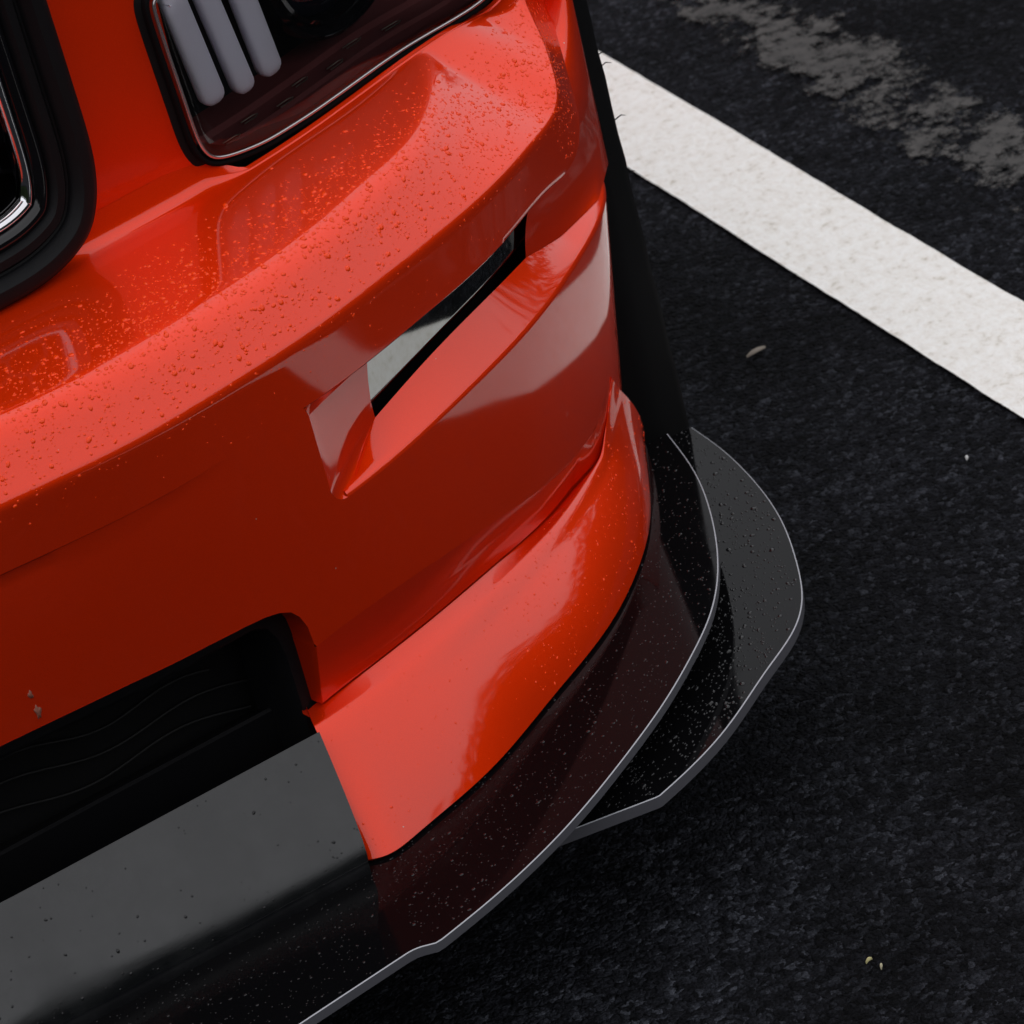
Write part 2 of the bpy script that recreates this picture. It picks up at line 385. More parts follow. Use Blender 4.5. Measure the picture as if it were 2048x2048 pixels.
def sweepP(ts_, prof):
    return np.array([[fp(t, (z(t) if callable(z) else z), (o(t) if callable(o) else o)) for o, z in prof] for t in ts_])
# flange under the face, down to the seam
seam_px = [(650,1402),(781,1300),(901,1205),(999,1118),(1125,999),(1198,883),(1216,825)]
Sm = PF.hits(seam_px, lambda t, z: fo(t, z)-.012)
sz0 = poly(Sm, 3); sz = lambda t: np.minimum(sz0(np.minimum(t, .97)), mz(t)-.006)
tt = np.concatenate([np.linspace(.5415, .96, 90), np.linspace(.965, TE, 16)])
fl_ = lambda t: float(np.clip((.985-t)/.09, 0, 1))
prof = [((lambda t, o_=o_: o_*fl_(t)), (lambda t, k=k: mz(t)*(1-k)+sz(t)*k)) for o_, k in ((0, 0), (-.0012, .1), (-.003, .25), (-.0055, .45), (-.0080, .65), (-.0105, .85), (-.0116, .96), (-.012, 1.0))] + [((lambda t: -.0128*fl_(t)), lambda t: sz(t)-.0008), (-.025, lambda t: sz(t)-.0008)]
mb.g(sweepP(tt, prof), flip=True)
# return walls: intake opening
ip = resample(np.array(intake), 150)
edge = sweepP([.5415], prof)[0]; nin = -PF.nrm(.5415); mb.g(np.array([edge, edge+nin*.001-[.0006, 0, 0], edge+nin*.006-[.001, 0, 0], edge+nin*.034-[.002, 0, 0]]), flip=True)
mb.g(np.array([[fp(t, z, o) for o in (0, -.0008, -.0025, -.012, -.034)] for t, z in ip]))
# ledge under the slot
OI = -.025
inner_px = [(752,834),(854,720),(944,618),(1053,525),(1090,470)]
iz0 = poly(PF.hits(inner_px, lambda t, z: fo(t, z)+OI), 2); iz = lambda t: iz0(np.minimum(t, .95))
tl = np.linspace(ts+rr, TE, 110)
prof = [(0.0, ZL-.0002), (-.0005, ZL+.0020), (-.002, ZL+.0038)] + [((-.002+(OI+.002)*k), (lambda t, k=k: (ZL+.0038)*(1-k)+iz(t)*k)) for k in (.2, .4, .6, .8, .95, 1.0)] + [(OI-.0015, lambda t: iz(t)-.001), (OI-.006, lambda t: iz(t)-.012)]
mb.g(sweepP(tl, prof))
# slot end facet
le = resample(np.array([(ts-.001, ZU-.006)]+corner), 24)
tin = PF.hits([(734, 724), (736, 760), (742, 805), (750, 834)], lambda t, z: fo(t, z)+OI); tin = resample(tin, 24)
G = []
for k in range(24):
    a_, b_ = fp(*le[k]), fp(tin[k][0], tin[k][1], OI)
    nin = -PF.nrm(le[k][0])
    G.append([a_] + [a_*(1-q)+b_*q+nin*.0016*math.sin(q*math.pi)**.5 for q in (.05, .12, .3, .55, .8, 1.0)] + [b_+nin*.012])
mb.g(np.array(G))
tops = np.array(G[0][:-1]); lips = np.array([fp(ts-.003+(tin[0][0]-ts+.003)*q, ZU+.0005, -.001-.022*q**1.5) for q in np.linspace(0, 1, len(tops))])
mb.g(np.array([tops*(1-e)+lips*e+np.array([0, 0, .0015])*math.sin(e*math.pi) for e in np.linspace(0, 1, 6)]))
cl = np.array([[G[-1][k], fp(ts+rr+(tin[-1][0]-ts-rr)*(k/6), ZL+(iz(tin[-1][0])-ZL)*(k/6), OI*(k/6))] for k in range(7)])
mb.g(cl)
mb.mirror()
bumper = PT('bumper', mb, PAINT, auto=38)

# ------------------------------------------------------------------ slot insert
def both(mbf, name, m, parent=None, **k):
    """build a part for the seen side and its twin for the far side of the car"""
    a = MB(); mbf(a); o1 = a.build(name, m, parent or car, **k)
    b_ = MB(); mbf(b_); b_.v = [(-x, y, z) for x, y, z in b_.v]; b_.f = [tuple(reversed(f)) for f in b_.f]
    b_.build(name, m, parent or car, **k)
    return o1
OG = -.030
ib = PF.hits([(745,806),(848,704),(935,604),(1030,508),(1078,440)], lambda t, z: fo(t, z)+OG)
ib0 = poly(ib, 2)
def f_ins(a):
    t0, t1 = PF.hit((736, 745), lambda t, z: fo(t, z)+OG)[0], .945
    G = [[fp(t, ib0(t)-.004, OG-.006), fp(t, ib0(t)-.001, OG-.001), fp(t, ib0(t)+.001, OG)] + [fp(t, ib0(t)+(.505-ib0(t))*k, OG) for k in np.linspace(.05, 1, 10)] for t in np.linspace(t0-.004, t1, 70)]
    a.g(np.array(G), flip=True)
both(f_ins, 'side_marker_lamp', mat('smoked_lamp_glass', (.30, .31, .30), .03, 1.0))
def f_slotback(a):
    a.g(sweepP(np.linspace(ts+.02, 1.0, 40), [(-.05, .37), (-.05, .53)]), flip=True)
    a.g(sweepP(np.linspace(ts+.02, 1.0, 40), [(-.03, .375), (-.055, .37)]), flip=True)
both(f_slotback, 'slot_backing', DARK)
c = AX((668, 890), PF.pos(ts, .43)[0]+.02)
G = tube([c+[0, .0, 0], c+[-.0005, -.002, 0]], [.0042, .003], 10)
def f_screw(a): 
    n = np.array([-.55, -.8, .1]); n /= np.linalg.norm(n)
    a.g(tube([c-n*.003, c, c+n*.001, c+n*.0012], [.0035, .0035, .0025, .0001], 10), closed_v=True)
both(f_screw, 'screw', SCREW)

# ------------------------------------------------------------------ red spat below the seam
tip = np.array([.985, mz(.985)])
t_s = PF.hit((613, 1409), lambda t, z: fo(t, z)-.0125)[0]; t_k = PF.hit((629, 1451), lambda t, z: fo(t, z)+.003)[0]
ta = np.linspace(t_s, .955, 40)
sp_t = [fp(t, sz(t)-.0022, -.0125*fl_(t)) for t in ta] + [fp(tip[0], tip[1]-.004, .001)]
k_px = [(629,1451),(690,1424),(776,1371),(868,1300),(1017,1143),(1136,1027),(1205,905)]
ko = lambda t: np.interp(t, [.54, .70, .90, 1.0], [.003, .001, -.001, -.001])
kz0 = poly(PF.hits(k_px, lambda t, z: fo(t, z)+ko(t)), 3)
tk = np.linspace(t_k, .94, 40)
sp_k = [fp(t, kz0(t), ko(t)) for t in tk] + [fp(tip[0]+.002, tip[1]-.009, .002)]
sp_b = [AZ(q, .168) for q in ((732,1720),(770,1716),(806,1692),(846,1657),(973,1547),(1100,1400),(1209,1265),(1270,1153),(1299,1055),(1301,990),(1288,874))]
nsp = 140
sp_t, sp_k, sp_b = smooth1(resample(sp_t, nsp), 6), smooth1(resample(sp_k, nsp), 10), smooth1(curve(sp_b, nsp), 12)
SPAT = []
for i in range(nsp):
    a_, k_, b_ = sp_t[i], sp_k[i], sp_b[i]; n = PF.nrm(PF.near(k_[:2])[0]); f = 1.0
    sec = [a_-n*.008-[0, 0, .001], a_-n*.0008-[0, 0, .0012], a_]
    # strip to the ridge, rounded ridge, long lower flank, turned-in hem
    p = [a_, a_*.5+k_*.5-n*.0015, k_]
    for q in np.linspace(.1, .8, 8): sec.append((1-q)**2*p[0]+2*q*(1-q)*p[1]+q*q*p[2])
    e1 = (1-.8)**2*p[0]+2*.8*.2*p[1]+.64*p[2]; e2 = k_*.84+b_*.16+n*.0012*f
    for q in np.linspace(.12, 1, 8): sec.append((1-q)**2*e1+2*q*(1-q)*k_+q*q*e2)
    mid = k_*.45+b_*.55+n*(.002+.009*min(1, i/75))
    for q in np.linspace(.06, 1, 16): sec.append((1-q)**2*e2+2*q*(1-q)*mid+q*q*b_)
    sec += [b_-[0, 0, .0015]-n*.001, b_-[0, 0, .002]-n*.004, b_-n*.03-[0, 0, .001]]
    SPAT.append(sec)
SPAT = np.array(SPAT)
def f_spat(a):
    a.g(SPAT, flip=True)
    e = SPAT[0]; a.g(np.array([e, e+[.001, .004, 0], e+[.012, .05, 0]]), flip=True)
    e = SPAT[-1]; a.g(np.array([e, e+[-.002, .006, 0], e+[-.03, .02, 0]]))
both(f_spat, 'lower_spat', PAINT, auto=50)
def f_gap(a):
    a.g(sweepP(np.linspace(.545, .95, 60), [(-.024, lambda t: sz(t)+.004), (-.024, lambda t: sz(t)-.010)]), flip=True)
both(f_gap, 'seam_backing', DARK)

# ------------------------------------------------------------------ lower intake
a = MB()
ipf = resample(np.array([(.535, .20), (.5335, .30), (.530, .318), (.5235, .331), (.512, .3375), (.49, .339), (.40, .340), (0, .340)]), 160)
def ring2(path, prof, plan=PF):
    """path in (t,z); prof in (inset, o); inset towards the right-hand side of the path"""
    p = np.asarray(path); tg = np.gradient(p, axis=0); tg /= np.linalg.norm(tg, axis=1)[:, None]; nn = np.stack([-tg[:, 1], tg[:, 0]], 1)
    return np.array([[plan.pos(*(p[i]+nn[i]*s_), o_) for s_, o_ in prof] for i in range(len(p))])
a.g(ring2(ipf, [(-.012, -.026), (-.001, -.024), (.003, -.025), (.006, -.030), (.008, -.040), (.010, -.075)]))
a.mirror(); PT('intake_frame', a, PLASTIC, auto=45)
a = MB(); a.box(-.53, .53, .115, .125, .14, .36); a.box(-.56, .56, .10, .12, .345, .37)
intake_panel = PT('intake_panel', a, DARK, smooth=False)
WAVE = mat('intake_rib', (.003, .003, .0035), .7, 0, .5)
for k, (q0, q1, ph) in enumerate([((-60,1560),(420,1345),0), ((-60,1610),(500,1358),.5), ((-60,1668),(500,1405),1.0)]):
    a = MB(); n_ = 40; P0, P1 = AY(q0, .108), AY(q1, .108)
    path = [P0+(P1-P0)*u+[0, 0, .006*math.sin(u*9+ph)] for u in np.linspace(0, 1, n_)]
    a.g(tube(path, .0008, 6), closed_v=True); PT('rib', a, WAVE, intake_panel)
a = MB()
s0_, s1_ = AY((0, 1709), .075), AY((557, 1411), .075)
xs = np.linspace(-.54, .54, 40); zt = np.interp(np.abs(xs), [s0_[0], s1_[0]], [s0_[2], s1_[2]])
a.g(np.array([[(x, .115, z-.02), (x, .082, z-.001), (x, .0775, z+.0005), (x, .075, z-.0012), (x, .075, z-.09)] for x, z in zip(xs, zt)]))
PT('intake_shelf', a, mat('shelf_black', (.005, .005, .006), .3, 0, .4), auto=40)

# ------------------------------------------------------------------ black front lip
lt0, lt1 = AY((0, 1806), -.012), AY((628, 1468), .006); xe0, xe1 = lt1[0]+.004, AZ((724, 1727), .174)[0]+.004
a = MB(); G = []
for v in np.linspace(-1, 1, 90):
    q = abs(v)*.51; zt_ = lt0[2]+(lt1[2]-lt0[2])*max(0, (q-lt0[0])/(lt1[0]-lt0[0])); zb = .174; yb = -.062+.058*q*q; YT = -.012+.018*max(0, (q-lt0[0])/(lt1[0]-lt0[0]))
    P0, P2 = np.array([YT, zt_]), np.array([yb, zb]); dy = YT-yb; dz_ = zt_-zb; x = v*xe0
    sec = [(x, YT+.04, zt_-.06), (x, YT+.010, zt_-.012), (x, YT+.0012, zt_-.0014)]
    for u in np.linspace(0, 1, 28):
        p = (1-u)**2*P0+2*u*(1-u)*np.array([yb+dy*.03, zb+dz_*.11])+u*u*P2; sec.append((v*(xe0+(xe1-xe0)*u), p[0], p[1]))
    x = v*xe1
    sec += [(x, yb-.0006, zb-.005), (x, yb-.0006, zb-.0105)]
    G.append(sec)
LIP = np.array(G); a.g(LIP, flip=True)
LIPM = mat('lip_gloss_black', (.006, .0063, .0078), .11, 0, .62); N, L, b = nodes(LIPM)
t = noise(N, L, 14, 5, .6); r = ramp(N, L, t.outputs[0], [(.35, (.08,)*3), (.7, (.20,)*3)]); L.new(r.outputs[0], b.inputs['Roughness'])
t = noise(N, L, 30, 6, .7); r = ramp(N, L, t.outputs[0], [(.45, (.005, .0053, .0065)), (.75, (.014, .0145, .016))]); L.new(r.outputs[0], b.inputs['Base Color'])
PT('front_lip', a, LIPM, auto=40)

# ------------------------------------------------------------------ splitter blades
def blade(name, edge, z, th, ch=.0008, back=.16):
    e = np.asarray(edge); n_ = len(e); tg = np.gradient(e, axis=0); tg /= np.linalg.norm(tg, axis=1)[:, None]; nn = np.stack([tg[:, 1], -tg[:, 0]], 1)
    full = np.concatenate([np.stack([-e[::-1, 0], e[::-1, 1]], 1), e[1:]]); fn = np.concatenate([np.stack([-nn[::-1, 0], nn[::-1, 1]], 1), nn[1:]])
    m_ = len(full); a = MB()
    row = lambda ins, zz: np.concatenate([full-fn*ins, np.full((m_, 1), zz)], 1)
    r0, r1, r2, r3 = row(ch, z), row(0, z-ch*.5), row(0, z-th+.0006), row(.0008, z-th)
    yb = full[-1, 1]
    inner = np.stack([np.clip(full[:, 0], -.80, .80), np.minimum(np.maximum(full[:, 1]+.10, .16), yb), np.full(m_, z)], 1)
    a.g(np.stack([inner, r0], 0), 0)
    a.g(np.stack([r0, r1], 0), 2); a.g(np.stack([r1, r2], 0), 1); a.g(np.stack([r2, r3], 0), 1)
    a.g(np.stack([r3, inner-[0, 0, th]], 0), 0)
    k0 = [tuple(v) for v in (inner[-1], r0[-1], r1[-1], r2[-1], inner[-1]-[0, 0, th])]; a.add(k0, [(0, 1, 2, 3, 4)], 1)
    k0 = [(-x, y, zz) for x, y, zz in k0]; a.add(k0, [(4, 3, 2, 1, 0)], 1)
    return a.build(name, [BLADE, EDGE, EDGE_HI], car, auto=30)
ZB1, ZB2 = .165, .128
ue = [tuple(AZ(q, ZB1)[:2]) for q in ((885,1878),(940,1834),(995,1788),(1127,1661),(1258,1503),(1332,1400),(1383,1312),(1419,1236),(1433,1182),(1437,1135),(1431,1066),(1415,1001),(1390,943),(1335,867))]
ue = smooth1(curve(ue, 160), 14)
notch = [tuple(AZ(q, ZB1)[:2]) for q in ((560,2075),(600,2048),(700,1982),(820,1903),(837,1895),(872,1886))]
ue = np.concatenate([resample(np.array([(0, -.176), (.2, -.174), (.33, -.1715), (.365, -.1695)]), 20), smooth1(resample(np.array(notch), 60), 2), ue])
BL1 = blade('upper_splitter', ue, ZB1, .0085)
le_ = [tuple(AZ(q, ZB2)[:2]) for q in ((1320,1591),(1355,1560),(1448,1463),(1535,1338),(1586,1265),(1604,1214),(1604,1171),(1589,1106),(1560,1033),(1499,950),(1437,892),(1383,854))]
le_ = smooth1(curve(le_, 160), 14)
fr = [tuple(AZ(q, ZB2)[:2]) for q in ((1122,1668),(1200,1638),(1294,1602),(1312,1595))]
le_ = np.concatenate([resample(np.array([(0, -.035), (.3, -.038), (.55, -.046)]), 20), smooth1(resample(np.array(fr), 40), 2), le_])
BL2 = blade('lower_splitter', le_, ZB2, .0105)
for x_, y_ in ((.70, .10), (.86, .24), (.35, .02)): both(lambda m_: m_.g(tube([(x_, y_, .122), (x_, y_, .160)], .008, 12), closed_v=True), 'splitter_spacer', PLASTIC)

# ------------------------------------------------------------------ fender flare and the black arch trim behind it
def f_flare(a):
    i0 = int(np.argmin(((U-AZ((1112, 375), .479))**2).sum(1))); left = resample(U[i0:], 40); left = np.array([l-PF.nrm(PF.near(l[:2])[0])*(.005+.023*math.exp(-k/11)) for k, l in enumerate(left)]); G = []
    row0 = [fp(t, ZL+.0038+(iz(t)-ZL-.0038)*e, OI*e) for t, e in zip(np.linspace(.893, 1.035, 14), np.linspace(1.0, .0, 14)**.7)]
    row0[-1] = np.array([.9735, .3325, .4005])
    for k in range(40):
        u = (k/39)**1.5; zr = .4005+.22*u; f = math.exp(-u/.04); r_ = np.array([.9735, .3325, zr]); l_ = left[min(39, int(u*39+.5))] if k else left[0]
        l_ = np.array([np.interp(u*39, np.arange(40), left[:, c_]) for c_ in range(3)]); sec = []; nn = np.array([.62, -.78, 0.])
        for j, q in enumerate(np.linspace(0, 1, 14)): sec.append((l_*(1-q)+r_*q+nn*.004*math.sin(q*math.pi))*(1-f)+row0[j]*f)
        sec += [(.9765, .341, zr), (.979, .36, zr), (.983, .41, zr), (.986, .48, zr)]; G.append(sec)
    a.g(np.array(G), flip=True)
both(f_flare, 'fender_flare', PAINT)
def f_trim(a):
    e0, e1 = AY((1208, 145), .392), AY((1378, 845), .392)
    d_ = (e1-e0)/(e1[2]-e0[2])
    for z0, z1 in ((.108, .70),):
        G = []
        for z in np.linspace(z0, z1, 24):
            E_ = e0+d_*(z-e0[2]); x = E_[0]+.0006*math.sin(z*90)
            G.append([(.90, .352, z), (.966, .352, z), (.985, .362, z), (x-.008, .384, z), (x-.001, .390, z), (x, .393, z), (x-.002, .399, z), (.93, .41, z)])
        a.g(np.array(G), flip=True)
both(f_trim, 'wheel_arch_trim', RUBBER, auto=50)
for k, (px_, L_) in enumerate([((1205, 134), 9), ((1237, 237), 7), ((1199, 110), 5), ((1262, 345), 4)]):
    e = AY(px_, .393); a = MB(); a.g(tube([e-[.004, 0, 0], e+[.0012*L_/3, 0, .0003*L_], e+[.0009*L_, -.001, .0001*L_]], [.0006, .0005, .0002], 5), closed_v=True); PT('mould_hair', a, RUBBER)

# ------------------------------------------------------------------ fascia pillar, headlight, grille
gh = Q.hits([(92,0),(123,98),(156,203),(181,290),(192,362),(190,417),(178,464),(145,514),(91,565)], qo)
gp = np.concatenate([[gh[0]+(gh[0]-gh[2])*.55], gh, [(.43, ZQ)]])
gp = smooth1(resample(spline(gp, 300), 160), 10)
hp = np.concatenate([[(.632, .745), (.6235, .742)], Q.hits([(290,0),(315,80),(362,217),(388,295),(409,331),(435,342)], qo), [(.6435, ZQ+.0075), (.67, ZQ+.0035), (.72, ZQ+.0018), (.78, ZQ+.0012), (.85, ZQ+.001), (.93, ZQ+.001), (.985, ZQ+.013), (.992, .65), (.94, .71), (.82, .74), (.70, .748)]])
hp_s = resample(np.concatenate([hp, hp[:1]]), 400); hp_s[1:-1] = smooth1(hp_s, 25)[1:-1]; hp_s = resample(hp_s, 260)
ppoly = [tuple(p) for p in gp if p[1] > ZQ+.015] + [(.505, ZQ+.0135), (.6185, ZQ+.0135), (.618, .61), (.6185, .64), (.620, .69), (.6225, .73), (.632, .80)]
V2, T2 = patch2d(ppoly, .008)
qd = lambda t, z: -.0*np.clip(1-np.abs(t-.549)/.022, 0, 1)**2
Vp = Q.pos(V2[:, 0], V2[:, 1], -(V2[:, 1]-ZQ)*LEAN+qd(V2[:, 0], V2[:, 1])-.0125)
a = MB(); a.add(Vp, [tuple(reversed(f)) if ((V2[f[1]][0]-V2[f[0]][0])*(V2[f[2]][1]-V2[f[0]][1])-(V2[f[1]][1]-V2[f[0]][1])*(V2[f[2]][0]-V2[f[0]][0])) < 0 else f for f in T2])
Vt = (list(a.v), list(a.f))
both(lambda m_: m_.add(*Vt), 'fascia_pillar', PAINT)
Qp = lambda t, z, o=0.0: Q.pos(t, z, o-(z-ZQ)*LEAN)
def ringQ(path, prof, closed=True, side=1):
    p = np.asarray(path); tg = np.roll(p, -1, 0)-np.roll(p, 1, 0) if closed else np.gradient(p, axis=0)
    tg /= (np.linalg.norm(tg, axis=1)[:, None]+1e-9); nn = np.stack([-tg[:, 1], tg[:, 0]], 1)*side
    return np.array([[Qp(*(p[i]+nn[i]*s_), o_) for s_, o_ in prof] for i in range(len(p))])
def bothx(parent_name):
    e = bpy.data.objects.new(parent_name, None); scene.collection.objects.link(e); e.parent = car; return e
for sgn in (1, -1):
    hl = None
    def B_(name, a, m, parent, **k):
        if sgn < 0: a.v = [(-x, y, z) for x, y, z in a.v]; a.f = [tuple(reversed(f)) for f in a.f]
        return a.build(name, m, parent, **k)
    hpp = hp_s[:-1]
    a = MB(); a.g(ringQ(hpp, [(.005, -.075), (.0045, -.012), (.002, -.010), (-.0045, -.012), (-.005, -.03)]), closed_u=True)
    c_ = Qp(.79, .66, -.082); a.g(np.stack([ringQ(hpp, [(.005, -.075)])[:, 0], np.repeat(c_[None], len(hpp), 0)], 1), closed_u=True)
    hl = B_('headlight', a, DARK, car, auto=40)
    a = MB(); a.g(ringQ(hpp, [(.0005, -.014), (.0, -.006), (.0010, -.0045), (.0035, -.005), (.005, -.008), (.0055, -.012)]), closed_u=True); B_('gasket', a, RUBBER, hl)
    a = MB(); rg = ringQ(hpp, [(.0055, -.010), (.0065, -.0055), (.0085, -.0035), (.012, -.0028), (.02, -.0022)])
    a.g(rg, closed_u=True); c_ = Qp(.79, .655, .004); cc = np.repeat(c_[None], len(hpp), 0)
    inner = rg[:, -1]; V2, T2 = patch2d([tuple(p) for p in (hpp + np.stack([-(np.roll(hpp, -1, 0)-np.roll(hpp, 1, 0))[:, 1], (np.roll(hpp, -1, 0)-np.roll(hpp, 1, 0))[:, 0]], 1)/np.linalg.norm(np.roll(hpp, -1, 0)-np.roll(hpp, 1, 0), axis=1)[:, None]*.02)[::3]], .012)
    Vl = Qp(V2[:, 0], V2[:, 1], -.0022); a.add(Vl, [tuple(f) if ((V2[f[1]][0]-V2[f[0]][0])*(V2[f[2]][1]-V2[f[0]][1])-(V2[f[1]][1]-V2[f[0]][1])*(V2[f[2]][0]-V2[f[0]][0])) > 0 else tuple(reversed(f)) for f in T2])
    lens_ = B_('lens', a, LENS, hl)
    a = MB(); a.g(tube(ringQ(hpp, [(.0068, -.0042)])[:, 0], .0014, 8, closed=True), closed_u=True, closed_v=True); B_('lens_rim', a, LRIM, lens_)
    a = MB(); tq = np.linspace(.632, .965, 60); dz = -.010
    a.g(np.array([[Q.pos(t, ZQ+0.0045, -.013), Q.pos(t, ZQ+0.0065, -.018), Q.pos(t, ZQ+0.0075, -.030), Q.pos(t, ZQ+0.0110, -.031), Q.pos(t, ZQ+0.0120, -.048), Q.pos(t, ZQ+0.0170, -.049), Q.pos(t, ZQ+0.0180, -.085)] for t in tq]), flip=True)
    fl = B_('lamp_floor', a, MAROON, hl, auto=30)
    for k in range(7):
        a = MB(); t0 = .650+.030*k; o0 = -.024-.010*(k % 2)-.001*k
        path = [Q.pos(t0, ZQ+.0145, o0), Q.pos(t0+.013, ZQ+.0145, o0), Q.pos(t0+.016, ZQ+.0145, o0-.002), Q.pos(t0+.013, ZQ+.0145, o0-.004), Q.pos(t0, ZQ+.0145, o0-.004)]
        a.g(tube(path, .0005, 5), closed_v=True); B_('floor_mark', a, mat('floor_mark_metal', (.25, .2, .16), .3, .8), fl)
    for (x0, y0), (x1, y1), wpx in (((344, 0), (426, 198), 22), ((413, 0), (488, 176), 20), ((486, 0), (540, 140), 22)):
        h0, h1 = Q.hit((x0, y0), lambda t, z: qo(t, z)-.022), Q.hit((x1, y1), lambda t, z: qo(t, z)-.022)
        d_ = (h0-h1)/np.linalg.norm(h0-h1); rw = wpx/2030.; top = h1+d_*.115; a = MB(); G = []
        for u, k in [(0, .02), (.0012, .45), (.003, .72), (.006, .93), (.009, 1)]+[(x, 1) for x in np.linspace(.015, .115, 8)]:
            p = h1+d_*(u-rw*.4); sec = []
            for th in np.linspace(0, 2*math.pi, 18, endpoint=False):
                cx, cy = math.cos(th), math.sin(th)
                sec.append(Qp(p[0]+rw*k*math.copysign(abs(cx)**.6, cx), p[1], -.022+.006*k*math.copysign(abs(cy)**.6, cy)))
            G.append(sec)
        a.g(np.array(G), closed_v=True); B_('light_tube', a, DRL, hl)
    a = MB(); pc = np.array(Q.hit((655, -95), lambda t, z: qo(t, z)-.03))
    def disc(rad, o_, n_=48): return [Qp(pc[0]+rad*math.cos(q), pc[1]+rad*math.sin(q), o_) for q in np.linspace(0, 2*math.pi, n_, endpoint=False)]
    a.g(np.array([disc(.064, -.062), disc(.063, -.034), disc(.060, -.031), disc(.057, -.034), disc(.056, -.040), disc(.053, -.041), disc(.052, -.036), disc(.049, -.035), disc(.047, -.05)]), closed_v=True); pj = B_('projector', a, GLOSS, hl, auto=40)
    a = MB(); a.g(np.array([disc(.047, -.046), disc(.040, -.038), disc(.028, -.032), disc(.014, -.0295), disc(.0005, -.029)]), closed_v=True); B_('projector_lens', a, mat('projector_glass', (.01, .012, .02), .02, 0, .8), pj)

# grille
gpath = np.concatenate([[(0, ZQ), (.2, ZQ), (.35, ZQ)], gp[::-1], [(gp[0][0]-.006, gp[0][1]+.014), (gp[0][0]-.03, gp[0][1]+.024), (.3, gp[0][1]+.028), (0, gp[0][1]+.028)]])
gpath = smooth1(resample(gpath, 300), 3)
sweepG = lambda prof: ringQ(gpath, prof, closed=False)
a = MB(); a.g(sweepG([(-.001, -.016), (-.0005, -.002), (.002, .0045), (.007, .0075), (.014, .007), (.0185, .002), (.0195, -.004), (.021, -.0045), (.024, -.001), (.030, -.001), (.0335, -.005), (.034, -.012)])); a.mirror()
grille = PT('grille', a, PLASTIC, auto=40)
a = MB(); a.g(sweepG([(.034, -.010), (.0345, -.005), (.038, -.0035), (.043, -.0065), (.0445, -.012)])); a.mirror(); PT('inner_band', a, GLOSS, grille)
a = MB(); a.g(sweepG([(.0445, -.016), (.045, -.009), (.047, -.0075), (.0505, -.010), (.052, -.02)])); a.mirror(); PT('chrome_trim', a, CHROME, grille)
a = MB(); a.g(np.array([[Q.pos(t, z, -.07) for z in (.58, .84)] for t in np.linspace(0, .55, 20)]), flip=True); a.mirror(); PT('grille_backing', a, DARK, grille)
a = MB(); hw, hh = .034, .030; 
for i in range(-1, 18):
    for j in range(10):
        t0 = i*hw+(hw/2 if j % 2 else 0); z0 = .60+j*hh*.75
        cs = [(t0, z0+hh/2), (t0+hw/2, z0+hh/4), (t0+hw/2, z0-hh/4), (t0, z0-hh/2)]
        for k in range(3):
            p0, p1 = cs[k], cs[k+1]
            if max(p0[0], p1[0]) < .505 and min(p0[0], p1[0]) >= 0 and min(p0[1], p1[1]) > .625 and max(p0[1], p1[1]) < .80:
                s_ = [Qp(*p0, -.03), Qp(*p1, -.03), Qp(*p1, -.05), Qp(*p0, -.05)]
                e_ = np.array([0, 0, .0016]) if abs(p0[0]-p1[0]) > .001 else np.array([.0016, 0, 0])
                a.add([p+e_ for p in s_]+[p-e_ for p in s_], [(0,1,2,3), (7,6,5,4), (0,4,5,1), (2,6,7,3)])
a.mirror(); PT('honeycomb', a, GLOSS, grille, smooth=False)

# ------------------------------------------------------------------ rest of the car (mostly out of frame)
a = MB(); G = []
for u in np.linspace(0, 1, 30):
    y = .215+1.20*u; row = []
    for v in np.linspace(-1, 1, 41):
        q = abs(v); x = v*(.60+.10*u); y0 = np.interp(abs(x), Q.p[:, 0], Q.p[:, 1])
        yy = y0+.045+(1.42-y0)*u; row.append((x, yy, .842-.05*q**3+.15*u**.8-.02*math.exp(-((q-.62)/.08)**2)-.03*math.exp(-u/.03)))
    G.append(row)
a.g(np.array(G), flip=True); PT('hood', a, PAINT)
def f_fender(a):
    G = []
    for u in np.linspace(0, 1, 50):
        y = .62+.96*u; arch = math.sqrt(max(0, .40**2-(y-.96)**2)); zl = max(.16 if y > 1.36 else (.46 if y < .56 else 0), .36+arch if abs(y-.96) < .40 else 0)
        t_ = .60+.10*u; row = [(.985, y, zl), (.99, y, zl*.6+.78*.4), (.985, y, .78), (.965, y, .815+.03*u), (.90, y, .84+.06*u), (.80, y, .80+.10*u+.02), (t_+.004, y+.0, .79+.14*u**.8)]
        G.append(row)
    a.g(np.array(G))
both(f_fender, 'fender', PAINT)
def f_brow(a):      # skin over the lamp, from hood to flare
    G = []
    for u in np.linspace(0, 1, 24):
        t_ = .645+.345*u; f_ = Qp(t_, .758-.03*u, -.006); r_ = np.array([.604+.38*u, .64, .80+.035*math.sin(u*2.2)-.03*u**3])
        G.append([f_-[0, 0, .014]+[0, .004, 0], f_, f_*.93+r_*.07+[0, 0, .008]] + [f_*(1-q)+r_*q+[0, 0, .014*math.sin(q*math.pi)**.6] for q in (.2, .4, .6, .8, 1.0)])
    a.g(np.array(G), flip=True)
both(f_brow, 'lamp_brow', PAINT)
a = MB()   # cabin and tail as one shell, glass separate
ys = [1.45, 1.9, 2.4, 3.0, 3.6, 4.2, 4.75, 4.95]; zr = [.98, 1.18, 1.42, 1.45, 1.40, 1.16, 1.06, .80]
G = []
for y, z in zip(ys, zr): G.append([(s_*x_, y, z_) for s_, x_, z_ in ((-1, .95, .20), (-1, .97, .60), (-1, .95, .92), (-1, .62+.0*y, z-.03), (-1, .3, z), (1, .3, z), (1, .62, z-.03), (1, .95, .92), (1, .97, .60), (1, .95, .20))])
a.g(np.array(G), flip=False); PT('body_shell', a, PAINT, auto=35)
